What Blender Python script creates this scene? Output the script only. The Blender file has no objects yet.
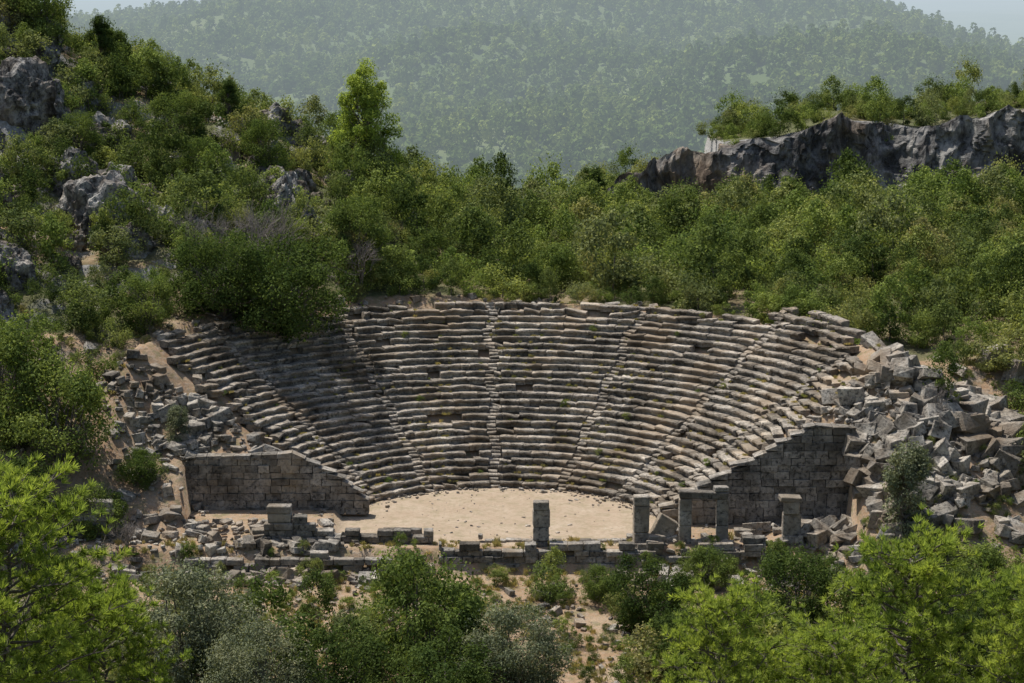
import bpy, math, random, bmesh
import numpy as np
from mathutils import Vector, Euler
rng=np.random.default_rng(7); random.seed(7)
sc=bpy.context.scene
# ------------------------------------------------------------ noise
def _h(ix,iy,iz):
    n=(ix.astype(np.int64)*374761393+iy.astype(np.int64)*668265263+iz.astype(np.int64)*1274126177)&0xFFFFFFFF
    n=((n^(n>>13))*1103515245)&0xFFFFFFFF
    n=((n^(n>>15))*374761393)&0xFFFFFFFF
    n=n^(n>>16)
    return (n&0xFFFFFF)/float(0xFFFFFF)*2-1
def vn(x,y,z):
    x,y,z=np.broadcast_arrays(np.asarray(x,float),np.asarray(y,float),np.asarray(z,float))
    ix,iy,iz=np.floor(x),np.floor(y),np.floor(z)
    fx,fy,fz=x-ix,y-iy,z-iz
    fx=fx*fx*(3-2*fx);fy=fy*fy*(3-2*fy);fz=fz*fz*(3-2*fz)
    def L(a,b,t): return a+(b-a)*t
    c=lambda a,b,d:_h(ix+a,iy+b,iz+d)
    return L(L(L(c(0,0,0),c(1,0,0),fx),L(c(0,1,0),c(1,1,0),fx),fy),
             L(L(c(0,0,1),c(1,0,1),fx),L(c(0,1,1),c(1,1,1),fx),fy),fz)
def fbm(x,y,z=0.0,o=4):
    s=0;a=.5
    x=np.asarray(x,float);y=np.asarray(y,float);z=np.asarray(z,float)
    for i in range(o):
        s=s+a*vn(x+i*17.3,y+i*9.1,z+i*5.7);x=x*2.03;y=y*2.03;z=z*2.03;a*=.5
    return s
def ridged(x,y,z,o=5):
    s=0;a=.5
    for i in range(o):
        s=s+a*(1-np.abs(vn(x+i*7.7,y+i*3.1,z+i*5.3))*2);x=x*2.1;y=y*2.1;z=z*2.1;a*=.52
    return s
def ss(a,b,x):
    t=np.clip((x-a)/(b-a),0,1);return t*t*(3-2*t)
# ------------------------------------------------------------ terrain
R0=11.5;NR=26;TR=17.5/26;RISE=.46
A0,A1=4.0,160.0
def Tc(x): return np.interp(x,[6,10,14,21,30,39,46,50,58,75,120],[10,12.5,15.2,18,19.0,21.6,21.0,20.6,22.2,24,25])
def H(x,y):
    x=np.asarray(x,float);y=np.asarray(y,float)
    ys=[-400,-165,-150,-120,-95,-80,-62,-48,-31,-20,-12,-8.4,-7.0,-4,3,12,30,60]
    zs=[60,38.5,30,18.5,11,7,-2,-6,-4.6,-3.0,-1.9,-1.5,0,.3,4.2,9.6,12,13.6]
    bC=np.interp(y,ys+[75,100,140,200,400,600,850],zs+[12.6,9,-3,-18,-70,-95,-95])
    bR=np.interp(y,ys+[100,122,150,200,400,600,850],zs+[10.8,11,2,-18,-70,-95,-95])
    z=bC+(bR-bC)*ss(2,14,x)
    w=ss(5,13,x)*ss(107,111,y)*(1-ss(128,158,y))
    z=z+(Tc(x)-z)*w
    A=np.interp(x,[-200,-60,-46,-38,-30,-24,-14,-6,0],[36,27,20.5,15,12.5,11,5.5,1,0])
    F=np.interp(y,[5,35,60,75,140,250],[0,.5,1,1,.2,0])
    z=z+A*F
    hf=np.interp(x,[-2500,-900,-380,-290,-190,-100,180,310,380,475,700,2500],[-60,-55,-22,-13,-3,5,6,0,-22,-72,-120,-150])
    t=np.clip((y-850)/1150,0,1)
    zf=-95+(hf+95)*(t**.9)
    zf=zf+52*fbm(x/190,y/190,3.,4)*np.sin(np.pi*np.clip(t,0,1))**.7+6*fbm(x/60,y/60,1.)
    t2=ss(2000,3200,y)
    far=-150+60*fbm(x/1500,y/1500,8.)*ss(3200,5000,y)
    zf=zf*(1-t2)+far*t2
    z=np.where(y>850,zf,z)
    r=np.hypot(x,y);ang=np.degrees(np.arctan2(y,x))
    rough=.7*fbm(x/7,y/7,5.)+.18*fbm(x/1.3,y/1.3,9.)
    rough=rough+ss(8,22,y)*ss(-14,-26,x)*(3.*fbm(x/9,y/9,2.,5)+1.6*ridged(x/6,y/6,3.,3)-1.)*(y<140)
    nr=(r<31)|((np.abs(x)<26)&(y>-9)&(y<4))
    z=z+np.where(nr,.12*fbm(x/1.5,y/1.5,4.),rough)
    rim=(y>4)&(r>29)
    z=np.where(rim,np.minimum(z,11.75+.38*np.maximum(r-29.3,0)+.5*np.maximum(r-34,0)),z)
    seat=np.clip((r-R0)/TR*RISE,0,12)
    da=np.where((ang<A0)|(ang<-60),np.radians(np.clip(A0-ang,0,70)),np.radians(np.clip(ang-A1,0,70)))*np.minimum(r,30)
    d=np.hypot(da,np.maximum(r-29.3,0))
    inside=(r<29.5)&(ang>A0)&(ang<A1)
    tal=seat-.6-.80*d+.35*fbm(x/2.,y/2.,6.)
    z=np.where(inside,seat-.55,np.where((r>R0)&(y>-14),np.maximum(z,tal),z))
    # fill held by the two retaining walls
    z=np.where((~inside)&(x<0)&(x>-23.2)&(r<29.5)&(y>2.6),np.minimum(np.minimum(z,seat-.4),4.4+(y-2.6)*1.1),z)
    z=np.where((~inside)&(x>0)&(x<25.5)&(y>-1.4),np.minimum(z,np.minimum(seat-.4,6.9+(y+1.4))),z)
    lowf=ss(-7.0,-8.4,y)*-1.5
    z=np.where((x>-23)&(x<-9)&(y<2.6)&(y>-9),np.minimum(z,.55+lowf),z)
    z=np.where((x>11)&(x<25.2)&(y<-1.4)&(y>-9),np.minimum(z,.4+lowf),z)
    orc=(r<=R0+.3)&(y>-7.2)|((np.abs(x)<12)&(y<3)&(y>-7.2))
    z=np.where(orc,.06*fbm(x/2,y/2,4.),z)
    return z
def h1(x,y): return float(H(np.array([x]),np.array([y]))[0])

# ------------------------------------------------------------ material helpers
def newmat(name):
    m=bpy.data.materials.new(name);m.use_nodes=True;nt=m.node_tree;nt.nodes.clear()
    return m,nt
def N(nt,t,**k):
    n=nt.nodes.new(t)
    for a,b in k.items(): setattr(n,a,b)
    return n
def ramp(nt,src,stops):
    r=N(nt,'ShaderNodeValToRGB');e=r.color_ramp.elements
    while len(e)<len(stops): e.new(.5)
    for i,(p,c) in enumerate(stops):
        e[i].position=p;e[i].color=(*c,1) if len(c)==3 else c
    nt.links.new(src,r.inputs[0]);return r.outputs[0]
def noise(nt,vec,scale,detail=5,rough=.6):
    n=N(nt,'ShaderNodeTexNoise');n.inputs['Scale'].default_value=scale;n.inputs['Detail'].default_value=detail;n.inputs['Roughness'].default_value=rough
    nt.links.new(vec,n.inputs['Vector']);return n.outputs['Fac']
def mix(nt,f,a,b,mode='MIX'):
    m=N(nt,'ShaderNodeMix',data_type='RGBA',blend_type=mode)
    for s,v in ((m.inputs[0],f),(m.inputs[6],a),(m.inputs[7],b)):
        if hasattr(v,'is_output'): nt.links.new(v,s)
        elif isinstance(v,(int,float)): s.default_value=v
        else: s.default_value=(*v,1)
    return m.outputs[2]
def pos(nt): return N(nt,'ShaderNodeNewGeometry').outputs['Position']
def bump(nt,src,strength,dist):
    b=N(nt,'ShaderNodeBump');b.inputs['Strength'].default_value=strength;b.inputs['Distance'].default_value=dist
    nt.links.new(src,b.inputs['Height']);return b.outputs[0]
def painted_haze_out(nt,shader,L=3700.,start=90.,col=(.54,.63,.70)):
    """aerial perspective: haze painted into the surface as emission, growing with distance north of the theatre (world position)"""
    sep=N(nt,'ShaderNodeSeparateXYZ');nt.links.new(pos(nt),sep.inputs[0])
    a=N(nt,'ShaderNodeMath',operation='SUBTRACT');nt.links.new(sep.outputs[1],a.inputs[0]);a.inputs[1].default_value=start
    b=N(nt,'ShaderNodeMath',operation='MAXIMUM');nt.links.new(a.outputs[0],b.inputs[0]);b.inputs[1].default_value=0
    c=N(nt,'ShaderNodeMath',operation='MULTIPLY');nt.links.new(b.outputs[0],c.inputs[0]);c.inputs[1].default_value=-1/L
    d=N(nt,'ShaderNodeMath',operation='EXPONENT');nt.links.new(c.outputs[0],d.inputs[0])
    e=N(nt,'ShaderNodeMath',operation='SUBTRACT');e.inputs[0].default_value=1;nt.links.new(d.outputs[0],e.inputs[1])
    em=N(nt,'ShaderNodeEmission');em.inputs[0].default_value=(*col,1)  # haze colour glows from the surface itself, no air volume
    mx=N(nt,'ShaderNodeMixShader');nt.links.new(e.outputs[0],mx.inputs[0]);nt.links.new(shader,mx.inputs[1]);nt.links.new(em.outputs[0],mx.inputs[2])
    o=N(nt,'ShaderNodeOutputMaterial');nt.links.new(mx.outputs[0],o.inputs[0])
def stone_mat(name,dark,mid,light,warm,sc1=.6,bs=.9,haze=False,isl=True,crack=0,stain=True):
    m,nt=newmat(name);p=pos(nt)
    n1=noise(nt,p,sc1,6,.65);n2=noise(nt,p,sc1*6,6,.7);n3=noise(nt,p,sc1*.35,4,.6)
    c=ramp(nt,n1,[(.36,dark),(.47,mid),(.64,light)])
    c2=ramp(nt,n2,[(.37,(.26,.26,.26)),(.48,(.88,.88,.88)),(.7,(1.25,1.22,1.15))])
    c=mix(nt,1.,c,c2,'MULTIPLY')
    c=mix(nt,ramp(nt,n3,[(.48,(0,0,0)),(.64,(.75,.75,.75))]),c,warm)
    if stain:
        n5=noise(nt,p,sc1*.22,5,.7)
        c=mix(nt,1.,c,ramp(nt,n5,[(.38,(.62,.59,.55)),(.52,(1,1,1)),(.66,(1.14,1.12,1.08))]),'MULTIPLY')
    g=N(nt,'ShaderNodeNewGeometry')
    if isl:
        il=ramp(nt,g.outputs['Random Per Island'],[(0,(.56,.55,.53)),(.5,(.95,.94,.92)),(1,(1.24,1.21,1.16))])
        c=mix(nt,1.,c,il,'MULTIPLY')
    h=n2
    if crack:
        mp=N(nt,'ShaderNodeMapping');mp.inputs['Scale'].default_value=(1,1,.45);nt.links.new(p,mp.inputs[0])
        n4=noise(nt,mp.outputs[0],crack,5,.75)
        ck=ramp(nt,n4,[(.40,(.28,.27,.27)),(.50,(.8,.8,.8)),(.6,(1.15,1.14,1.1))])
        c=mix(nt,1.,c,ck,'MULTIPLY');h=n4
    b=N(nt,'ShaderNodeBsdfPrincipled');b.inputs['Roughness'].default_value=.95;b.inputs['Specular IOR Level'].default_value=.15
    nt.links.new(c,b.inputs['Base Color']);nt.links.new(bump(nt,h,bs,.15 if not crack else .5),b.inputs['Normal'])
    if haze: painted_haze_out(nt,b.outputs[0])
    else:
        o=N(nt,'ShaderNodeOutputMaterial');nt.links.new(b.outputs[0],o.inputs[0])
    return m
M_seat=stone_mat('limestone_seats',(.16,.143,.122),(.345,.310,.265),(.49,.45,.395),(.33,.265,.195),.8)
M_wall=stone_mat('limestone_ashlar',(.15,.14,.125),(.28,.262,.235),(.40,.375,.34),(.27,.225,.17),.7)
M_rub=stone_mat('limestone_rubble',(.16,.148,.135),(.32,.295,.26),(.50,.47,.42),(.34,.27,.20),.7)
M_rock=stone_mat('karst_rock',(.09,.086,.082),(.29,.278,.26),(.52,.50,.47),(.30,.24,.18),.5,1.,isl=False,crack=.9)
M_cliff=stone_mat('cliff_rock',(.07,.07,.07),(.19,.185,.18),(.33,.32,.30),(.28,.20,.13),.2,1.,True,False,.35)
def leaf_mat(name,stops,trans=.3,haze=False,hl=3700.,grain=.45):
    m,nt=newmat(name);g=N(nt,'ShaderNodeNewGeometry');oi=N(nt,'ShaderNodeObjectInfo')
    c=ramp(nt,oi.outputs['Random'],stops)
    v=ramp(nt,g.outputs['Random Per Island'],[(0,(.55,.57,.55)),(.6,(.95,.95,.9)),(1,(1.5,1.42,1.2))])
    c=mix(nt,1.,c,v,'MULTIPLY')
    n=noise(nt,g.outputs['Position'],grain if not haze else .012,4,.6)
    c=mix(nt,1.,c,ramp(nt,n,[(.33,(.68,.75,.7)),(.66,(1.3,1.22,1.08))]),'MULTIPLY')
    d=N(nt,'ShaderNodeBsdfDiffuse');t=N(nt,'ShaderNodeBsdfTranslucent')
    nt.links.new(c,d.inputs[0]);nt.links.new(mix(nt,1.,c,(1.4,1.4,.8),'MULTIPLY'),t.inputs[0])
    s=N(nt,'ShaderNodeMixShader');s.inputs[0].default_value=trans
    nt.links.new(d.outputs[0],s.inputs[1]);nt.links.new(t.outputs[0],s.inputs[2])
    if haze: painted_haze_out(nt,s.outputs[0],hl)
    else:
        o=N(nt,'ShaderNodeOutputMaterial');nt.links.new(s.outputs[0],o.inputs[0])
    return m
G=lambda r,g,b:(r,g,b)
M_scrub=leaf_mat('maquis_leaves',[(0,G(.07,.10,.038)),(.14,G(.10,.14,.05)),(.3,G(.18,.24,.08)),(.45,G(.24,.295,.10)),(.6,G(.12,.16,.06)),(.75,G(.20,.225,.12)),(.9,G(.26,.30,.105)),(1,G(.25,.24,.125))])
M_oak=leaf_mat('evergreen_oak_leaves',[(0,G(.06,.09,.032)),(1,G(.09,.13,.045))])
M_olive=leaf_mat('olive_leaves',[(0,G(.18,.205,.145)),(1,G(.21,.23,.165))],.2)
M_pine=leaf_mat('pine_needles',[(0,G(.27,.35,.085)),(1,G(.34,.41,.115))],.4)
M_bush=leaf_mat('bush_leaves',[(0,G(.11,.155,.05)),(1,G(.19,.24,.08))])
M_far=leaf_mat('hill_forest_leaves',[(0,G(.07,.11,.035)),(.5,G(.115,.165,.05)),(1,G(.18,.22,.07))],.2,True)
M_dry=leaf_mat('dry_grass_blades',[(0,G(.38,.33,.19)),(.7,G(.44,.38,.22)),(1,G(.22,.25,.10))],.3)
def bark(name,a,b_):
    m,nt=newmat(name);p=pos(nt)
    c=ramp(nt,noise(nt,p,6,5,.7),[(.3,a),(.7,b_)])
    b=N(nt,'ShaderNodeBsdfPrincipled');b.inputs['Roughness'].default_value=.95;nt.links.new(c,b.inputs['Base Color'])
    o=N(nt,'ShaderNodeOutputMaterial');nt.links.new(b.outputs[0],o.inputs[0]);return m
M_bark=bark('bark',(.07,.055,.045),(.2,.17,.14));M_dead=bark('dead_wood',(.15,.125,.105),(.31,.27,.24))
# ground
m,nt=newmat('ground_soil');p=pos(nt)
att=N(nt,'ShaderNodeAttribute');att.attribute_name='zone'
att2=N(nt,'ShaderNodeAttribute');att2.attribute_name='rocky'
sp=N(nt,'ShaderNodeSeparateColor');nt.links.new(att.outputs['Color'],sp.inputs[0])
n1=noise(nt,p,.35,7,.65);n2=noise(nt,p,3.2,6,.7);n3=noise(nt,p,14,4,.7)
soil=ramp(nt,n1,[(.3,(.26,.155,.09)),(.5,(.37,.25,.155)),(.7,(.42,.32,.22))])
soil=mix(nt,ramp(nt,n2,[(.48,(0,0,0)),(.62,(.6,.6,.6))]),soil,(.36,.31,.25))
soil=mix(nt,ramp(nt,n3,[(.50,(0,0,0)),(.66,(.7,.7,.7))]),soil,(.16,.12,.08))
soil=mix(nt,ramp(nt,noise(nt,p,1.1,6,.75),[(.50,(0,0,0)),(.60,(.75,.75,.75))]),soil,(.19,.17,.09))
orch=ramp(nt,n1,[(.3,(.37,.28,.195)),(.7,(.45,.365,.27))])
orch=mix(nt,ramp(nt,n2,[(.48,(0,0,0)),(.64,(.65,.65,.65))]),orch,(.31,.235,.155))
orch=mix(nt,ramp(nt,noise(nt,p,.9,6,.7),[(.48,(0,0,0)),(.62,(.65,.65,.65))]),orch,(.28,.235,.145))
green=ramp(nt,n2,[(.3,(.07,.08,.035)),(.55,(.12,.125,.06)),(.75,(.24,.21,.13))])
fn=noise(nt,p,.006,6,.6);fn2=noise(nt,p,.05,4,.6)
farc=ramp(nt,fn,[(.35,(.08,.115,.04)),(.55,(.11,.14,.055)),(.75,(.15,.165,.075))])
farc=mix(nt,ramp(nt,fn2,[(.62,(0,0,0)),(.78,(.22,.22,.22))]),farc,(.26,.23,.16))
c=mix(nt,sp.outputs[0],green,soil);c=mix(nt,sp.outputs[2],c,orch);c=mix(nt,sp.outputs[1],c,farc)
g=N(nt,'ShaderNodeNewGeometry');sx=N(nt,'ShaderNodeSeparateXYZ');nt.links.new(g.outputs['True Normal'],sx.inputs[0])
rk=ramp(nt,sx.outputs[2],[(.66,(1,1,1)),(.84,(0,0,0))])
rk=mix(nt,att2.outputs['Fac'],(0,0,0),rk)
c=mix(nt,rk,c,ramp(nt,n2,[(.3,(.10,.095,.09)),(.5,(.27,.26,.24)),(.7,(.46,.44,.41))]))
b=N(nt,'ShaderNodeBsdfPrincipled');b.inputs['Roughness'].default_value=1;b.inputs['Specular IOR Level'].default_value=.1
nt.links.new(c,b.inputs['Base Color']);nt.links.new(bump(nt,n2,.8,.15),b.inputs['Normal'])
painted_haze_out(nt,b.outputs[0]);M_ground=m

# ------------------------------------------------------------ mesh helpers
def mesh_obj(name,v,f,mats,matidx=None,smooth=False,link=True):
    me=bpy.data.meshes.new(name)
    if isinstance(f,np.ndarray):
        nf,k=f.shape
        me.vertices.add(len(v));me.vertices.foreach_set('co',np.asarray(v,float).ravel())
        me.loops.add(nf*k);me.loops.foreach_set('vertex_index',f.ravel().astype(np.int32))
        me.polygons.add(nf);me.polygons.foreach_set('loop_start',np.arange(0,nf*k,k,dtype=np.int32))
        me.update(calc_edges=True)
    else:
        me.from_pydata([tuple(a) for a in v],[],f)
    for mm in mats: me.materials.append(mm)
    if matidx is not None: me.polygons.foreach_set('material_index',np.asarray(matidx,dtype=np.int32))
    me.polygons.foreach_set('use_smooth',[smooth]*len(me.polygons))
    me.update()
    ob=bpy.data.objects.new(name,me)
    if link: sc.collection.objects.link(ob)
    return ob
def seq(*parts):
    out=[]
    for a,b,s in parts: out+=list(np.arange(a,b,s))
    return np.array(out)
xp=seq((0,60,.55),(60,120,2),(120,1000,18),(1000,9400,400))
X=np.concatenate([-xp[:0:-1],xp])
Y=seq((-400,-170,15),(-170,-50,3),(-50,-12,.8),(-12,36,.4),(36,125,.7),(125,250,4),(250,700,15),(700,2400,18),(2400,16000,300))
XX,YY=np.meshgrid(X,Y);ZZ=H(XX,YY)
nx,ny=len(X),len(Y)
V=np.stack([XX.ravel(),YY.ravel(),ZZ.ravel()],1)
i=np.arange(nx*ny).reshape(ny,nx)
Fq=np.stack([i[:-1,:-1].ravel(),i[:-1,1:].ravel(),i[1:,1:].ravel(),i[1:,:-1].ravel()],1)
gr=mesh_obj('ground',V,Fq,[M_ground],smooth=True)
rr=np.hypot(XX,YY)
def soilmask(x,y):
    r=np.hypot(x,y)
    s=((np.abs(x)<40)&(y>-13)&(y<14)).astype(float)
    s=np.maximum(s,(ss(-60,-45,y)*(y<-9))*np.clip(.35+2.2*fbm(x/8,y/8,11.),0,1))
    s=np.maximum(s,(r<31)*1.)
    s=np.maximum(s,np.where((y>=14)&(x<-15)&(y<100),np.clip(.25+2*fbm(x/7,y/7,12.),0,1),0))
    s=np.maximum(s,np.where((y>=14)&(x>=-15)&(y<130),np.clip(.0+1.5*fbm(x/7,y/7,12.),0,.6),0))
    return s
so=soilmask(XX,YY)
orc=(1-ss(11.6,12.4,rr))*ss(-7,-5,YY)
orc=np.maximum(orc,(np.abs(XX)<12)*(YY<2)*(YY>-6)*.9)
fa=ss(130,180,YY)
col=np.stack([so,fa,orc,np.ones_like(so)],-1).reshape(-1,4)
a=gr.data.color_attributes.new('zone','FLOAT_COLOR','POINT');a.data.foreach_set('color',col.ravel())
a=gr.data.attributes.new('rocky','FLOAT','POINT');a.data.foreach_set('value',(ss(33,37,rr)*ss(6,14,YY)*(1-fa)).ravel())

# ------------------------------------------------------------ cavea
SV=[];SF=[]
stairs=[92,118,143,66,40,18]
def seatblock(r0,z1,a0,a1,depth,rise,ns=3,wob=1.):
    prof=[(.03,0),(0,-.05),(.0,-.15),(.17,-.20),(.19,-rise-.06),(depth,-rise-.06),(depth,-.0),(depth*.5,.0)]
    prof=np.array(prof);n=len(prof)
    dz0,dz1=rng.normal(0,.03*wob,2);dr0,dr1=rng.normal(0,.055*wob,2)
    if rng.random()<.12*wob: dz0-=rng.uniform(.05,.22)
    if rng.random()<.10*wob: dr0-=rng.uniform(.06,.26)
    base=len(SV)
    for k in range(ns+1):
        t=k/ns;a=a0+(a1-a0)*t
        rr_=r0+prof[:,0]+dr0+(dr1-dr0)*t;zz=z1+prof[:,1]+dz0+(dz1-dz0)*t
        x=rr_*np.cos(a);y=rr_*np.sin(a)
        e=.08 if k in(0,ns) else 0
        x=x+.11*fbm(x*2.5,y*2.5,zz*2.5,3);y=y+.11*fbm(x*2.5+9,y*2.5,zz*2.5,3);zz=zz+.10*fbm(x*2.2,y*2.2+5,zz*2,3)
        zz[:4]-=e*rng.random()
        for q in range(n): SV.append((x[q],y[q],zz[q]))
    for k in range(ns):
        for q in range(n):
            A=base+k*n+q;B=base+k*n+(q+1)%n
            SF.append((A,B,B+n,A+n))
    SF.append(tuple(base+q for q in range(n))[::-1]);SF.append(tuple(base+ns*n+q for q in range(n)))
for k in range(NR+2):
    r=R0+k*TR;z=(k+1)*RISE
    aL=A1+rng.uniform(-1.5,2.5);aR=A0+rng.uniform(-1,2)
    if k>14: aR=np.interp(k,[14,20,23,25,28],[5,9,13,20,25])+rng.uniform(-2.,2.)
    if k>=18: aL=np.interp(k,[18,25],[161,159])+rng.uniform(-5,2)
    if k>=NR: aL=38+rng.uniform(-4,5)
    a=math.radians(aR);end=math.radians(aL);hw=.38/r
    st=[math.radians(s)+.012*math.sin(k) for s in stairs]
    while a<end-.02:
        L=rng.uniform(.8,2.1)/r;b_=min(a+L,end);nxt=b_
        for s in st:
            if a<s-hw<b_: b_=s-hw;nxt=s+hw
            elif s-hw<=a<s+hw: a=s+hw;b_=max(b_,a+.4/r);nxt=b_
        ruin=(a<math.radians(17) and k>12) or a>math.radians(152) or k>=24
        miss=.016+(.12 if k>=24 else 0)+(.2 if (a<math.radians(15) and k>14) else 0)+(.14 if a>math.radians(153) else 0)
        if b_-a>.15/r and rng.random()>miss:
            g=.014/r
            seatblock(r,z,a+g,b_-g,TR+.16,RISE,3,2.3 if ruin else 1.)
        a=nxt
    for s in st:
        if s<math.radians(aR) or s>end: continue
        sb=s-hw+.02/r;se=s+hw-.02/r
        seatblock(r-TR*.02,z-RISE*.5-.02,sb,se,TR*.5+.1,RISE*.5,1)
        seatblock(r+TR*.48,z-.02,sb,se,TR*.52+.1,RISE*.5,1)
mesh_obj('theatre_seating',SV,SF,[M_seat])

# ------------------------------------------------------------ blocks
class BM:
    def __init__(s): s.v=[];s.f=[]
    def box8(s,P):
        b=len(s.v);s.v+= [tuple(p) for p in P]
        for q in ((0,3,2,1),(4,5,6,7),(0,1,5,4),(1,2,6,5),(2,3,7,6),(3,0,4,7)): s.f.append(tuple(b+i for i in q))
    def block(s,c,d,rot=(0,0,0),jit=.06):
        R=np.array(Euler(rot).to_matrix())
        P=[]
        for sx,sy,sz in ((-1,-1,-1),(1,-1,-1),(1,1,-1),(-1,1,-1),(-1,-1,1),(1,-1,1),(1,1,1),(-1,1,1)):
            q=np.array([sx*d[0]/2,sy*d[1]/2,sz*d[2]/2])*(1+rng.normal(0,jit,3))
            P.append(R@q+np.array(c))
        s.box8(P)
    def done(s,name,mat,bev=.035):
        ob=mesh_obj(name,s.v,s.f,[mat])
        if bev:
            b=ob.modifiers.new('Bevel','BEVEL');b.width=bev;b.segments=1
        return ob
def wall(name,x0,x1,y,zb,zt,th=1.,ch=.52,mat=M_wall,bl=(.7,1.5),miss=0.,flat=False):
    B=BM();z=min(zb(x0),zb(x1));zmax=max(zt(x) for x in np.linspace(x0,x1,30))
    while z<zmax:
        h=ch*rng.uniform(.85,1.15);x=x0-rng.uniform(0,.8)
        while x<x1:
            L=rng.uniform(*bl);a=max(x,x0);b=min(x+L,x1);x+=L
            if b-a<.15 or rng.random()<miss: continue
            ta=min(z+h,zt(a));tb=min(z+h,zt(b))
            if flat:
                if z+h*.5>zt((a+b)/2): continue
                ta=tb=z+h
            if ta-z<.08 and tb-z<.08: continue
            ta=max(ta,z+.06);tb=max(tb,z+.06)
            dy=rng.normal(0,.05 if not flat else .09);g=.016;yy=y+dy
            P=[(a+g,yy,z+g),(b-g,yy,z+g),(b-g,yy+th,z+g),(a+g,yy+th,z+g),(a+g,yy,ta),(b-g,yy,tb),(b-g,yy+th,tb),(a+g,yy+th,ta)]
            P=[(p[0]+rng.normal(0,.014),p[1]+rng.normal(0,.016),p[2]+rng.normal(0,.02)) for p in P]
            B.box8(P)
        z+=h
    return B.done(name,mat,.035)
fR=lambda x:float(np.interp(x,[11.4,12.2,14,21.8,22.4,25.4],[1.3,1.7,2.9,7.3,7.7,7.5]))
wall('retaining_wall',11.4,25.4,-2.0,lambda x:.0,fR,1.1)
fL=lambda x:float(np.interp(x,[-23,-22.6,-15.6,-15,-10,-9.6],[4.1,4.5,4.7,4.9,1.7,1.2]))
wall('retaining_wall',-23,-9.6,2.0,lambda x:.2,fL,1.1)
wall('terrace_wall',-40,-27,-5.2,lambda x:-.6,lambda x:2.6+.4*math.sin(x*1.7),1.,flat=True)
# stage building remains
stp=lambda base,a,s:(lambda x:base+a*float(_h(np.array([math.floor(x/1.3)]),np.array([s]),np.array([1]))[0]))
wall('stage_wall',-16.5,-4.6,-5.9,lambda x:-.4,lambda x:.85+.3*math.sin(x*2.3)+(.35 if x<-12 else 0),.9,.45,miss=.04,flat=True)
wall('stage_wall',-12.5,-5.5,-3.6,lambda x:-.3,stp(.4,.3,2),.7,.4,miss=.06,flat=True)
wall('stage_wall',-4.2,18.5,-7.9,lambda x:-2.2,stp(.3,.5,5),.9,.45,miss=.06,flat=True)
wall('stage_wall',9,23,-4.7,lambda x:-.2,stp(.55,.35,8),.8,.45,miss=.08,flat=True)
wall('stage_wall',-22,-4.5,-8.6,lambda x:-2.2,stp(-.5,.4,11),.8,.45,miss=.10,flat=True)
wall('stage_wall',-1.5,9,-5.4,lambda x:-.25,stp(.2,.25,14),.6,.35,miss=.2,flat=True)
def pillar(x,y,zb,w,d,hs):
    B=BM();z=zb
    for h in hs:
        B.block((x+rng.normal(0,.03),y+rng.normal(0,.03),z+h/2),(w*rng.uniform(.93,1.05),d,h-.02),(0,0,rng.normal(0,.04)),.02);z+=h
    return B,z
B,z=pillar(2.9,-6.3,-.5,1.15,.9,[.9,1.0,1.2,.6]);B.done('stone_pillar',M_wall,.05)
B,z=pillar(9.9,-5.9,-.3,1.15,.9,[1.2,1.9,.7]);B.done('stone_pillar',M_wall,.05)
B,z=pillar(20.4,-6.2,-.4,1.2,.9,[1.2,1.5,.9]);B.block((20.3,-6.2,z+.16),(1.5,1.1,.34),(0,.05,.05),.03);B.done('stone_pillar',M_wall,.05)
B,z=pillar(-15.4,-5.2,-.2,1.7,1.,[.8,.85,.65,.55]);B.block((-14.0,-5.5,1.1),(1.,.9,1.7),(0,.05,.1),.05);B.block((-16.9,-5.3,.4),(.9,.9,1.1),(0,.0,.2),.05);B.done('stone_pillar',M_wall,.05)
# doorway
B=BM()
for xx in (13.0,15.6): 
    z=-.1
    for h in (1.5,1.9): B.block((xx,-5.9,z+h/2),(.85,.8,h-.02),(0,0,rng.normal(0,.03)),.012);z+=h
B.block((14.3,-5.9,z+.26),(3.5,.85,.5),(0,.03,0),.02);B.block((15.5,-5.9,z+.68),(1.,.7,.34),(0,.03,.2),.02);B.done('stone_doorway',M_wall,.05)
B=BM();B.block((11.5,-5.4,.9),(1.5,.6,2.0),(0,.45,.1),.10);B.block((10.9,-6,.35),(1.3,.8,.7),(.1,.1,.4),.08);B.done('fallen_block',M_wall,.05)

def rubble(name,n,sampler,smin,smax,mat=M_rub,stack=.4,flat=.6,pw=2.2):
    B=BM();pts=np.array([sampler() for _ in range(n)]);zz=H(pts[:,0],pts[:,1])
    for (x,y),z in zip(pts,zz):
        s=smin+(smax-smin)*rng.random()**pw
        d=(s*rng.uniform(.8,1.8),s*rng.uniform(.6,1.1),s*rng.uniform(.45,.95))
        B.block((x,y,z+d[2]*.2+stack*rng.random()**2),d,(rng.normal(0,.35)*flat,rng.normal(0,.35)*flat,rng.uniform(0,6.28)),.17)
    return B.done(name,mat,.035)
def box_s(x0,x1,y0,y1): return lambda:(rng.uniform(x0,x1),rng.uniform(y0,y1))
def gauss_s(x,y,sx,sy): return lambda:(rng.normal(x,sx),rng.normal(y,sy))
def outside(s):
    def f():
        for _ in range(50):
            x,y=s();r=math.hypot(x,y);a=math.degrees(math.atan2(y,x))
            if not((r<29.3 and 9<a<161)or(r<11.8)or(abs(x)<9.3 and y>-5)or(11<x<25.2 and y>-2.3 and y<3)): return x,y
        return x,y
    return f
rubble('stone_rubble',300,outside(gauss_s(29.3,1.5,2.6,3.6)),.25,1.4,stack=.35,flat=1.)
rubble('stone_rubble',460,outside(gauss_s(28.5,-5.5,4.,2.8)),.25,1.5,stack=.35,flat=1.)
rubble('stone_rubble',150,outside(gauss_s(36.3,2.5,1.7,3.2)),.5,2.3,stack=1.1,pw=1.6)
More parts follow.
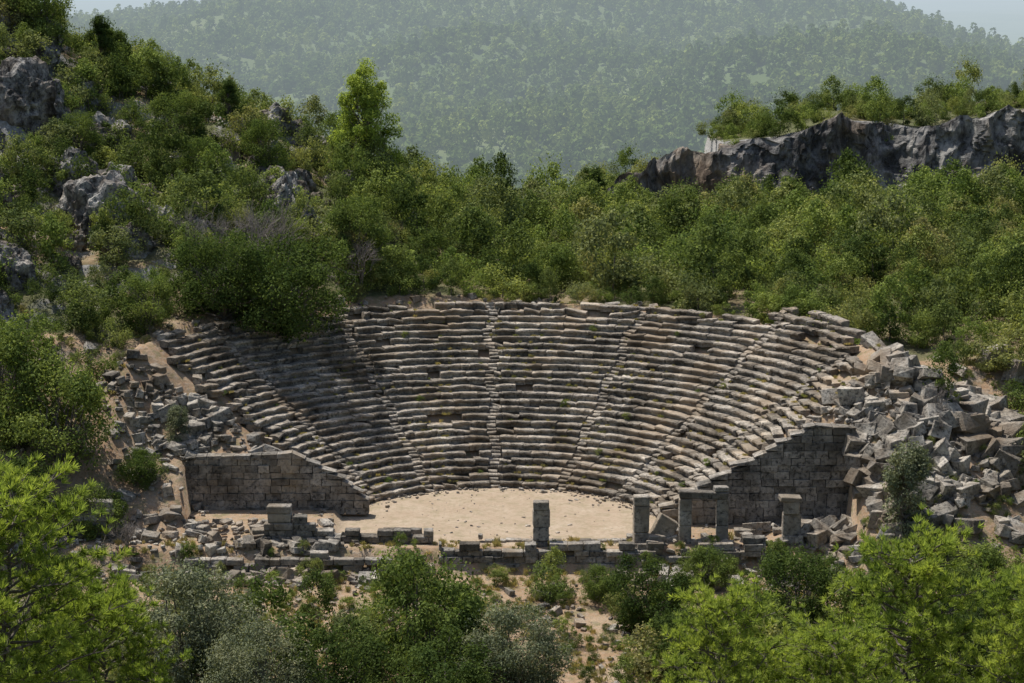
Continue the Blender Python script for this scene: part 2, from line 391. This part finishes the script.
rubble('stone_rubble',200,outside(gauss_s(-26,5,2.4,3.4)),.2,.9,stack=.15)
rubble('stone_rubble',90,outside(gauss_s(-22.5,7,2.,1.6)),.4,1.1,stack=.3)
rubble('stone_rubble',380,outside(box_s(-34,-11,-10,-2)),.25,.95,stack=.2,pw=3)
rubble('stone_rubble',460,outside(box_s(-18,24,-11,-5)),.2,1.,stack=.2,pw=3)
rubble('stone_rubble',420,outside(box_s(-30,34,-24,-9)),.2,.9,stack=.1,pw=3)
rubble('stone_rubble',110,box_s(-23,-12,3.2,6.5),.2,.7,stack=.1)
rubble('stone_rubble',120,box_s(19,26.5,-.7,2.2),.2,.9,stack=.15)
rubble('stone_rubble',90,lambda:(lambda a,r:(r*math.cos(a),r*math.sin(a)))(rng.uniform(.3,2.7),rng.uniform(29.4,31)),.25,.7,stack=.1)
rubble('loose_stones',2300,outside(box_s(-40,42,-40,14)),.08,.4,stack=.05)
rubble('loose_stones',300,lambda:(lambda a,r:(r*math.cos(a),r*math.sin(a)))(rng.uniform(.2,2.8),R0+.3-abs(rng.normal(0,.8))),.08,.3,stack=.02)
rubble('loose_stones',120,box_s(-9,9,-6,9),.05,.2,stack=.01)

# ------------------------------------------------------------ rocks
def rock_mesh(seed,sub=5):
    bm=bmesh.new();bmesh.ops.create_icosphere(bm,subdivisions=sub,radius=1.)
    P=np.array([v.co[:] for v in bm.verts]);q=P+seed*3.7
    d=1+.4*fbm(q[:,0]*1.2,q[:,1]*1.2,q[:,2]*1.2,2)
    d+=.42*(ridged(q[:,0]*1.5,q[:,1]*1.5,q[:,2]*.9,5)-.25)
    d+=.18*np.round(2.5*vn(q[:,0]*3.,q[:,1]*3.,q[:,2]*4.5))/2.5
    P=P*np.clip(d,.35,2.)[:,None]
    F=np.array([[v.index for v in f.verts] for f in bm.faces]);bm.free()
    return P,F
for (x,y,s,sz) in [(-43,46,3.6,4.2),(-36.5,50,2.6,3.2),(-34,31,3.4,4.8),(-31,27,2.,2.6),(-40,20,2.8,3.2),(-42,24,2.6,2.4),(-19,40,2.2,4.8),(-38,38,2.4,3.2),(-46,33,3.4,3.2),(-50,45,3.6,3.6),(-44,14,2.6,2.4)]:
    P,F=rock_mesh(int(rng.integers(100)))
    a=rng.uniform(0,6.28);c_,s_=math.cos(a),math.sin(a)
    P=np.stack([(P[:,0]*c_-P[:,1]*s_)*s,(P[:,0]*s_+P[:,1]*c_)*s*.8,P[:,2]*sz*.85],1)+np.array([x,y,h1(x,y)-sz*.02])
    mesh_obj('rock_outcrop',P,F,[M_rock])
# cliff
U=np.arange(8,92,.28);W=np.linspace(0,1,64)
UU,WW=np.meshgrid(U,W)
top=Tc(UU)+1.5*fbm(UU/3.2,0*UU,2.)+.5*np.round(2*vn(UU/1.7,0*UU,12.))/2;zz=8.0+(top+.6-8.0)*WW
yy=103.3+5.5*fbm(UU/11,0*UU,7.,2)+2.2*WW**1.5-3.2*(ridged(UU/5.,zz/11.,3.,4)-.3)+1.3*np.round(2.5*vn(UU/2.2,zz/3.5,6.))/2.5+.7*fbm(UU/.8,zz/1.5,9.,3)
xx=UU+1.4*fbm(UU/3,zz/4,5.)
V=np.stack([xx,yy,zz],-1)
cap=V[-1:].copy();cap[...,1]=113.5;cap[...,2]=H(cap[...,0],cap[...,1])-.3
V=np.concatenate([V,cap],0);n_,m_=V.shape[:2];i=np.arange(n_*m_).reshape(n_,m_)
Fq=np.stack([i[:-1,:-1].ravel(),i[:-1,1:].ravel(),i[1:,1:].ravel(),i[1:,:-1].ravel()],1)
mesh_obj('limestone_cliff',V.reshape(-1,3),Fq,[M_cliff])

# ------------------------------------------------------------ foliage
def unit(n):
    d=rng.normal(size=(n,3));return d/np.linalg.norm(d,axis=1)[:,None]
def leaves(P,Nn,size,asp=.6):
    n=len(P);r=unit(n);u=np.cross(Nn,r);u/=np.linalg.norm(u,axis=1)[:,None]+1e-9
    v=np.cross(Nn,u);s=(size*rng.uniform(.6,1.35,n))[:,None]
    V=np.stack([P-u*s*.5,P-v*s*asp*.5,P+u*s*.5,P+v*s*asp*.5],1).reshape(-1,3)
    return V,np.arange(4*n).reshape(n,4)
def tube(pts,rad,ns=6):
    V=[];F=[];pts=np.array(pts,float)
    for k,p in enumerate(pts):
        d=pts[min(k+1,len(pts)-1)]-pts[max(k-1,0)];d/=np.linalg.norm(d)+1e-9
        a=np.cross(d,[.3,.9,.1]);a/=np.linalg.norm(a)+1e-9;b=np.cross(d,a)
        for q in range(ns):
            t=q/ns*6.2832;V.append(p+(a*math.cos(t)+b*math.sin(t))*rad[k])
    for k in range(len(pts)-1):
        for q in range(ns):
            F.append((k*ns+q,k*ns+(q+1)%ns,(k+1)*ns+(q+1)%ns,(k+1)*ns+q))
    return np.array(V),np.array(F)
class Acc:
    def __init__(s): s.V=[];s.F=[];s.m=[];s.n=0
    def add(s,V,F,mi):
        s.V.append(V);s.F.append(F+s.n);s.n+=len(V);s.m+=[mi]*len(F)
    def obj(s,name,mats,link=True): return mesh_obj(name,np.concatenate(s.V),np.concatenate(s.F),mats,s.m,link=link)
def limb(A,p0,p1,r0,r1,mi,bend=.12,n=4,ns=5):
    p0=np.array(p0,float);p1=np.array(p1,float);L=np.linalg.norm(p1-p0)
    pts=[p0+(p1-p0)*t+(rng.normal(0,bend*L,3)*math.sin(math.pi*t)*.6) for t in np.linspace(0,1,n+1)]
    A.add(*tube(pts,[r0+(r1-r0)*t for t in np.linspace(0,1,n+1)],ns),mi);return pts
def broadleaf(name,h,cr,cb,nc,lpc,ls,lm,link=False,cf=.36,flat=.85,trunk=.2,asp=.6,limbs=True,low=-.35,rag=.1,taper=0.):
    """crown of leaf clumps between cb and h, radius cr"""
    A=Acc();cz=(h+cb)/2;rz=(h-cb)/2
    limb(A,(0,0,-.6),(rng.normal(0,.2),rng.normal(0,.2),cz*.85),trunk,trunk*.45,0,.05)
    for k in range(nc):
        d=unit(1)[0]
        if d[2]<low: d[2]*=-.5
        f=rng.uniform(.3,1.)**.5
        rc=cr*cf*rng.uniform(.55,1.25)
        c=np.array([d[0]*(cr-rc*.6)*f,d[1]*(cr-rc*.6)*f,cz+d[2]*(rz-rc*.5)*f])
        c[:2]*=rng.uniform(.8,1.15);c[2]+=rng.normal(0,.06)*h
        if taper: c[:2]*=max(.15,1-taper*max(0,(c[2]-cb)/(h-cb)-.15))
        if limbs: limb(A,(0,0,max(cb*.5+rng.uniform(0,.3)*h,c[2]*.6 if taper else 0)),c,trunk*.4,.02,0)
        n=int(lpc*rng.uniform(.7,1.3));u=unit(n)
        rad=rc*(1-.5*rng.random(n)**1.6)*(1+.45*vn(u[:,0]*2.5+k,u[:,1]*2.5,u[:,2]*2.5))
        P=c+u*rad[:,None]*np.array([1,1,flat])
        Nn=u*.8+.8*unit(n)+np.array([0,0,.3]);Nn/=np.linalg.norm(Nn,axis=1)[:,None]
        A.add(*leaves(P,Nn,ls,asp),1)
    if not taper:
        n=int(nc*lpc*rag);u=unit(n);u[:,2]=np.abs(u[:,2])*1.1-.25
        P=np.array([0,0,cz])+u*np.array([cr,cr,rz])*rng.uniform(.8,1.12,n)[:,None]
        A.add(*leaves(P,unit(n),ls*.9,asp),1)
    return A.obj(name,[M_bark,lm],link)
def coll(name,obs):
    c=bpy.data.collections.new(name)
    for o in obs: c.objects.link(o)
    return c
kw=dict(limbs=False,low=-1,trunk=.08)
shr=[broadleaf('maquis_shrub_a',3.2,2.2,-.3,13,190,.185,M_scrub,cf=.34,**kw),broadleaf('maquis_shrub_b',2.7,2.4,-.3,16,160,.175,M_scrub,cf=.28,**kw),
     broadleaf('maquis_shrub_c',4.6,1.8,-.2,13,200,.185,M_scrub,cf=.38,**kw),broadleaf('maquis_shrub_d',3.0,2.4,-.3,20,130,.16,M_scrub,cf=.25,**kw),
     broadleaf('maquis_shrub_e',5.0,2.2,-.2,16,190,.195,M_scrub,cf=.32,**kw)]
C_shr=coll('maquis_shrub_kinds',shr)
def gn_scatter(name,P,S,Rz,idx,collection):
    me=bpy.data.meshes.new(name);me.vertices.add(len(P));me.vertices.foreach_set('co',np.asarray(P,float).ravel())
    a=me.attributes.new('scl','FLOAT_VECTOR','POINT');a.data.foreach_set('vector',np.asarray(S,float).ravel())
    a=me.attributes.new('rot','FLOAT_VECTOR','POINT');a.data.foreach_set('vector',np.asarray(Rz,float).ravel())
    a=me.attributes.new('kind','INT','POINT');a.data.foreach_set('value',np.asarray(idx,dtype=np.int32))
    ob=bpy.data.objects.new(name,me);sc.collection.objects.link(ob)
    ng=bpy.data.node_groups.new(name+'_scatter','GeometryNodeTree')
    ng.interface.new_socket(name='Geometry',in_out='INPUT',socket_type='NodeSocketGeometry')
    ng.interface.new_socket(name='Geometry',in_out='OUTPUT',socket_type='NodeSocketGeometry')
    n=ng.nodes;l=ng.links
    gi=n.new('NodeGroupInput');go=n.new('NodeGroupOutput');ip=n.new('GeometryNodeInstanceOnPoints');ci=n.new('GeometryNodeCollectionInfo')
    ci.inputs['Collection'].default_value=collection;ci.inputs['Separate Children'].default_value=True;ci.inputs['Reset Children'].default_value=True
    ip.inputs['Pick Instance'].default_value=True
    def na(t,nm):
        q=n.new('GeometryNodeInputNamedAttribute');q.data_type=t;q.inputs['Name'].default_value=nm
        return [o for o in q.outputs if o.enabled and o.name=='Attribute'][0]
    m2=n.new('GeometryNodeMeshToPoints')
    l.new(gi.outputs[0],m2.inputs['Mesh']);l.new(m2.outputs[0],ip.inputs['Points']);l.new(ci.outputs[0],ip.inputs['Instance'])
    l.new(na('INT','kind'),ip.inputs['Instance Index']);l.new(na('FLOAT_VECTOR','rot'),ip.inputs['Rotation']);l.new(na('FLOAT_VECTOR','scl'),ip.inputs['Scale'])
    l.new(ip.outputs[0],go.inputs[0])
    md=ob.modifiers.new('Scatter','NODES');md.node_group=ng
    return ob
def do_scatter(name,x,y,s,collection,nk,zoff=-.1,tilt=.08,zs=(.8,1.25)):
    n=len(x);z=H(x,y)+zoff
    S=np.stack([s*rng.uniform(.8,1.15,n),s*rng.uniform(.8,1.15,n),s*rng.uniform(*zs,n)],1)
    R=np.stack([rng.normal(0,tilt,n),rng.normal(0,tilt,n),rng.uniform(0,6.28,n)],1)
    return gn_scatter(name,np.stack([x,y,z],1),S,R,rng.integers(0,nk,n),collection)
sp_=2.6
gx,gy=np.meshgrid(np.arange(-66,92,sp_),np.arange(-60,130,sp_))
gx=(gx+rng.uniform(-.5,.5,gx.shape)*sp_*1.5).ravel();gy=(gy+rng.uniform(-.5,.5,gy.shape)*sp_*1.5).ravel()
# closing ring of scrub right behind the top row
ra=np.radians(np.arange(14,166,4.0));rg=30.9+rng.uniform(-.2,1.2,len(ra))
gx=np.concatenate([gx,rg*np.cos(ra)]);gy=np.concatenate([gy,rg*np.sin(ra)])
r=np.hypot(gx,gy);ang=np.degrees(np.arctan2(gy,gx))
pr=np.full(gx.shape,.97)
nz=fbm(gx/9,gy/9,21.,3)
pr=np.where((gy>8)&(gx<-14),np.clip(.86+1.0*nz,.45,.97),pr)
pr=np.where(gy<-9,np.clip(.62+1.9*nz,0.12,.95),pr)
pr=np.where(gy<-20,np.clip(.92+1.4*nz,0.4,.97),pr)
pr=np.where((gy<14)&(gy>=-9),.75,pr)
pr=np.where((gx<-24)&(gx>-33)&(gy>-4)&(gy<12),.12,pr)
pr=np.where((gx>22)&(gx<39)&(gy>-11)&(gy<12),.06,pr)
pr=np.where((r<30.5)&(gy>-9),0,pr);pr=np.where((np.abs(gx)<27)&(gy>-10)&(gy<4),0,pr)
pr=np.where((gx>8)&(gy>98)&(gy<109),np.where(gx>47,.45,.06),pr)
pr=np.where(np.abs(gx-.9)>.225*(gy+165)+7,0,pr)
pr=np.where((gy<-9)&(np.abs(gx-(5.4+.03*(gy+20)))<2.0),0,pr)
pr=np.where((gy<-9)&(gy>-17)&(np.abs(gx+12.5)<4.0),.04,pr)
k=rng.random(gx.shape)<pr;gx,gy=gx[k],gy[k]
s=.62+.95*rng.random(len(gx))**1.5
s=np.where(gy<-9,rng.uniform(.4,.85,len(gx)),s)
s=np.where(gy<-20,rng.uniform(.6,1.2,len(gx)),s)
s=np.where((gx<-14)&(gy>8),rng.uniform(.55,1.25,len(gx)),s)
s=np.where((gx>8)&(gy>84)&(gy<109),s*.58,s);s=np.where((gx>8)&(gy>=109),s*.72,s);s=np.where((np.hypot(gx,gy)<34)&(gy>0),s*.72,s)
do_scatter('maquis_scrub',gx,gy,s,C_shr,5)
n=1500;x=rng.uniform(-42,42,n);y=rng.uniform(-38,14,n)
k=(np.hypot(x,y)>30)|(y<-7);k&=~((np.abs(x)<24)&(y>-7));x,y=x[k],y[k]
do_scatter('low_shrubs',x,y,rng.uniform(.1,.34,len(x)),C_shr,5,-.03)
# small rocks through the left hill
rk_obs=[]
for q in range(4):
    P,F=rock_mesh(q*11+3,4);rk_obs.append(mesh_obj('hill_rock_'+'abcd'[q],P,F,[M_rock],link=False))
C_rk=coll('hill_rock_kinds',rk_obs)
n=420;x=rng.uniform(-62,-14,n);y=rng.uniform(10,66,n)
k=(np.hypot(x,y)>35)&(fbm(x/8,y/8,61.)>.02);x,y=x[k],y[k]
do_scatter('hill_rocks',x,y,.4+1.5*rng.random(len(x))**1.5,C_rk,4,.1,.3,(.8,1.6))
# grass tufts
def tuft(name,nb,h,w):
    a=rng.uniform(0,6.28,nb);l=rng.uniform(.2,1.,nb);hh=h*rng.uniform(.5,1.1,nb)
    bx=rng.normal(0,w*.4,nb);by=rng.normal(0,w*.4,nb)
    tip=np.stack([bx+np.cos(a)*l*w,by+np.sin(a)*l*w,hh],1);q=np.stack([-np.sin(a),np.cos(a),0*a],1)*.016
    b0=np.stack([bx,by,0*a-.05],1);md=(b0+tip)/2+np.array([0,0,.06])
    V=np.stack([b0-q,b0+q,md+q,tip,md-q],1).reshape(-1,3)
    return mesh_obj(name,V,np.arange(5*nb).reshape(nb,5),[M_dry],link=False)
C_gr=coll('grass_kinds',[tuft('grass_a',50,.4,.25),tuft('grass_b',70,.3,.35),tuft('grass_c',40,.5,.25)])
n=4500;x=rng.uniform(-42,42,n);y=rng.uniform(-40,16,n)
k=((np.hypot(x,y)>29.5)|(y<-5))&(fbm(x/4,y/4,30.)>-.12);x,y=x[k],y[k]
do_scatter('dry_grass',x,y,rng.uniform(.5,1.2,len(x)),C_gr,3,0)
n=1200;kk=rng.integers(0,NR,n);a=np.radians(rng.uniform(5,160,n));rr_=R0+kk*TR+rng.uniform(.45,.68,n)
keep=fbm(np.cos(a)*rr_/2.5,np.sin(a)*rr_/2.5,44.)>.08
kk,a,rr_=kk[keep],a[keep],rr_[keep];n=len(kk)
P=np.stack([rr_*np.cos(a),rr_*np.sin(a),(kk+1)*RISE],1);s=rng.uniform(.3,.7,n)
gn_scatter('seat_weeds',P,np.stack([s,s,s*.8],1),np.stack([0*s,0*s,rng.uniform(0,6,n)],1),rng.integers(0,3,n),C_gr)
n=24;kk=rng.integers(0,NR,n);a=np.radians(rng.uniform(5,160,n));rr_=R0+kk*TR+.55
P=np.stack([rr_*np.cos(a),rr_*np.sin(a),(kk+1)*RISE],1);s=rng.uniform(.08,.2,n)
gn_scatter('seat_shrubs',P,np.stack([s,s,s*.8],1),np.stack([0*s,0*s,rng.uniform(0,6,n)],1),rng.integers(0,5,n),C_shr)
# distant forest
def far_tree(name,h,cr):
    n=70;u=unit(n);P=np.array([0,0,h*.5])+u*np.array([cr,cr,h*.5])*rng.uniform(.7,1.1,n)[:,None]
    Nn=u+.5*unit(n);Nn/=np.linalg.norm(Nn,axis=1)[:,None]
    A=Acc();A.add(*leaves(P,Nn,2.1,.8),1)
    return A.obj(name,[M_bark,M_far],False)
C_far=coll('hill_tree_kinds',[far_tree('hill_tree_a',7,2.6),far_tree('hill_tree_b',11,3.),far_tree('hill_tree_c',5.5,3.4)])
n=30000;y=820+1350*rng.random(n);x=.9+rng.uniform(-1,1,n)*(.23*(y+165)+25)
k=rng.random(n)<np.clip(.82+1.2*fbm(x/60,y/60,50.),.2,1);x,y=x[k],y[k]
do_scatter('hill_forest',x,y,rng.uniform(.5,1.35,len(x)),C_far,3,-.5)
n=2500;y=rng.uniform(380,800,n);x=rng.uniform(-1,1,n)*(.24*(y+165)+10)
do_scatter('valley_forest',x,y,rng.uniform(.5,.9,n),C_far,3,-.3)

# ------------------------------------------------------------ individual trees
def place(ob,name,x,y,s=1.,rz=None,sz=1.,dz=0):
    o=bpy.data.objects.new(name,ob.data);sc.collection.objects.link(o)
    o.location=(x,y,h1(x,y)-.1+dz);o.rotation_euler=(0,0,rng.uniform(0,6.28) if rz is None else rz);o.scale=(s,s,s*sz);return o
oak=broadleaf('oak_proto',8.6,5.6,-.6,54,430,.21,M_oak,cf=.26,trunk=.28,low=-1)
oak2=broadleaf('oak_proto2',8.5,3.7,-.2,36,330,.21,M_bush,cf=.31,trunk=.25,low=-1)
olive=broadleaf('olive_proto',8.8,4.5,-.2,60,480,.20,M_olive,cf=.26,trunk=.25,asp=.45,low=-1)
bush=broadleaf('bush_proto',5,3.4,-.4,38,350,.17,M_bush,cf=.27,low=-1)
bush2=broadleaf('bush_proto2',6,3.1,-.4,38,350,.17,M_oak,cf=.28,low=-1)
cone=broadleaf('cone_proto',5,1.6,-.1,30,300,.14,M_olive,cf=.38,low=-1,taper=.6)
ypine=broadleaf('ypine_proto',11,3.8,.6,80,240,.25,M_pine,cf=.21,trunk=.22,asp=.4,low=-1,taper=.6)
dpine=broadleaf('dpine_proto',9,2.8,.6,56,220,.26,M_oak,cf=.25,trunk=.2,asp=.4,low=-1,taper=.7)
place(oak,'evergreen_oak_tree',-17.4,20.8,1.05,dz=.1);place(oak,'evergreen_oak_tree',-22.2,19.8,.88,dz=.2)
place(oak2,'evergreen_oak_tree',-12.5,32,.85);place(oak2,'evergreen_oak_tree',-27.5,14.5,.6)
place(ypine,'pine_tree',-13.2,60,1.1)
place(oak2,'evergreen_oak_tree',-31.8,.5,1.1);place(oak2,'evergreen_oak_tree',-36,4,1.25);place(bush,'maquis_bush',-29,-4.6,.8)
place(bush2,'evergreen_oak_tree',-35,-6,1.2)
for (x,y,s) in [(-44,58,.9),(-48,60,.9),(-33,60,.6),(-22,50,.7),(-30,50,.7),(-38,44,.6),(-27,44,.6)]:
    place(oak2,'evergreen_oak_tree',x,y,s)
for (x,y,s) in [(-38.5,60,.7),(-37,62,.6),(9.4,80,.85),(12.5,84,.6),(-26,57,.5)]: place(dpine,'pine_tree',x,y,s)
place(olive,'olive_tree',-19.2,-27,1.05);place(olive,'olive_tree',-14,-33,.8)
place(bush2,'broadleaf_bush',-9.5,-31,1.1);place(bush,'broadleaf_bush',-4.6,-24,1.4,sz=1.15);place(olive,'olive_tree',1.0,-29,.8);place(bush2,'broadleaf_bush',-3,-33,1.1)
place(bush2,'broadleaf_bush',9.8,-19,.95);place(bush,'broadleaf_bush',6.9,-13,.5);place(bush2,'broadleaf_bush',12,-26,.95)
place(bush,'broadleaf_bush',14.3,-10.6,.6);place(bush2,'broadleaf_bush',19.5,-18,1.05);place(bush,'broadleaf_bush',24,-22,1.2);place(bush,'broadleaf_bush',16,-23,.95)
place(cone,'juniper_bush',27.6,-10,1.3,sz=1.15);place(cone,'juniper_bush',-23.8,4.4,.65);place(bush,'broadleaf_bush',-26,.5,.55)
place(cone,'juniper_bush',-16,-17,.6);place(bush,'broadleaf_bush',32,-14,.9);place(bush2,'broadleaf_bush',29,-20,1.)
# pines with needle tufts
def pine(name,h,cr,cb):
    A=Acc();limb(A,(0,0,-1),(rng.normal(0,.3),rng.normal(0,.3),h*.96),.2,.04,0,.02,6,7)
    T=[];D=[]
    nb=74
    for k in range(nb):
        t=(k+.5)/nb;z=cb+(h-cb)*t;L=cr*(math.sin(math.pi*(.18+.74*t))**.7)*rng.uniform(.6,1.15)
        a=k*2.4+rng.normal(0,.3);up=.15+.5*t
        p1=np.array([math.cos(a)*L,math.sin(a)*L,z+L*up*rng.uniform(.5,1.1)])
        pts=limb(A,(0,0,z),p1,.06,.015,0,.06,5,4)
        for j in range(2,6):
            for _ in range(4 if j<5 else 3):
                base=pts[j]+(pts[j-1]-pts[j])*rng.random()
                e=base+(p1-np.array([0,0,z]))/ (L+.01)*rng.uniform(.1,.5)+rng.normal(0,.28,3)+np.array([0,0,.18])
                A.add(*tube([base,e],[.02,.008],3),0)
                for f in (.6,1.):
                    T.append(base+(e-base)*f);D.append((e-base))
    T.append(np.array([0,0,h]));D.append(np.array([0,0,1.]))
    T=np.array(T);D=np.array(D);D/=np.linalg.norm(D,axis=1)[:,None]
    m=26;n=len(T)*m
    Tn=np.repeat(T,m,0);Dn=np.repeat(D,m,0)
    d=Dn*.8+unit(n)*.8+np.array([0,0,.25]);d/=np.linalg.norm(d,axis=1)[:,None]
    Ln=rng.uniform(.20,.36,n)[:,None];w=np.cross(d,unit(n));w/=np.linalg.norm(w,axis=1)[:,None];w*=.017
    V=np.stack([Tn-w,Tn+w,Tn+d*Ln+w*.4,Tn+d*Ln-w*.4],1).reshape(-1,3)
    A.add(V,np.arange(4*n).reshape(n,4),1)
    return A.obj(name,[M_bark,M_pine],False)
pA=pine('pine_proto_a',12,4.0,2.);pB=pine('pine_proto_b',11.5,3.6,1.5)
for (x,y,top,p) in [(-18.0,-80,20.6,pA),(-15.2,-76,15.6,pB),(-21,-84,20.4,pB),(8.8,-82,17.2,pB),(15.8,-80,18.6,pA),(19.8,-83,18.0,pB),(12.6,-84,16.4,pA),(22,-79,15.2,pA),(10.8,-78,14.2,pA)]:
    hh=12 if p is pA else 11.5
    o=place(p,'pine_tree',x,y,1.)
    k=(top-o.location.z)/hh;o.scale=(max(.8,k*.95),max(.8,k*.95),k)
def dead(name,x,y,h,dz=0):
    A=Acc()
    def rec(p,d,L,r,dep):
        e=p+d*L;A.add(*tube([p,(p+e)/2+rng.normal(0,.05*L,3),e],[r,r*.8,r*.6],4),0)
        if dep==0: return
        for _ in range(3 if dep>1 else 4):
            nd=d+rng.normal(0,.42,3);nd[2]+=.12;nd/=np.linalg.norm(nd);rec(p+(e-p)*rng.uniform(.6,1),nd,L*rng.uniform(.6,.85),r*.6,dep-1)
    for q in range(4):
        d=np.array([rng.normal(0,.35),rng.normal(0,.35),1.]);rec(np.zeros(3),d/np.linalg.norm(d),h*.3,.07,4)
    o=A.obj(name,[M_dead]);o.location=(x,y,h1(x,y)-.1+dz)
dead('dead_tree',-21.8,23,11);dead('dead_tree',-12,29.8,6);dead('dead_tree',-19,26,10);dead('dead_tree',31.5,-1,3);dead('dead_tree',-26,-7,3);dead('dead_tree',-24,25,9)

# ------------------------------------------------------------ light, sky, camera
sd=np.array([-.42,.36,1.12]);sd/=np.linalg.norm(sd)
el=math.asin(sd[2])
su=bpy.data.lights.new('sun','SUN');su.energy=5.;su.angle=math.radians(.5);su.color=(1,.96,.90)
so_=bpy.data.objects.new('sun',su);sc.collection.objects.link(so_)
so_.rotation_euler=Vector(sd).to_track_quat('Z','Y').to_euler();so_.location=(-60,50,130)
w=bpy.data.worlds.new('World');sc.world=w;w.use_nodes=True;nt=w.node_tree
bg=nt.nodes['Background'];sk=nt.nodes.new('ShaderNodeTexSky');sk.sky_type='NISHITA';sk.sun_disc=False
sk.sun_elevation=el;sk.sun_rotation=math.atan2(sd[0],sd[1]);sk.dust_density=2.
nt.links.new(sk.outputs[0],bg.inputs[0]);bg.inputs[1].default_value=.12
cam=bpy.data.cameras.new('camera');co=bpy.data.objects.new('camera',cam);sc.collection.objects.link(co)
cam.sensor_width=36;cam.lens=2335*36/1024;cam.clip_end=40000;cam.clip_start=.5
co.location=(.9,-165,40.9);co.rotation_euler=(math.radians(90-9.46),0,0);sc.camera=co
sc.view_settings.view_transform='Standard';sc.view_settings.look='None';sc.view_settings.exposure=0
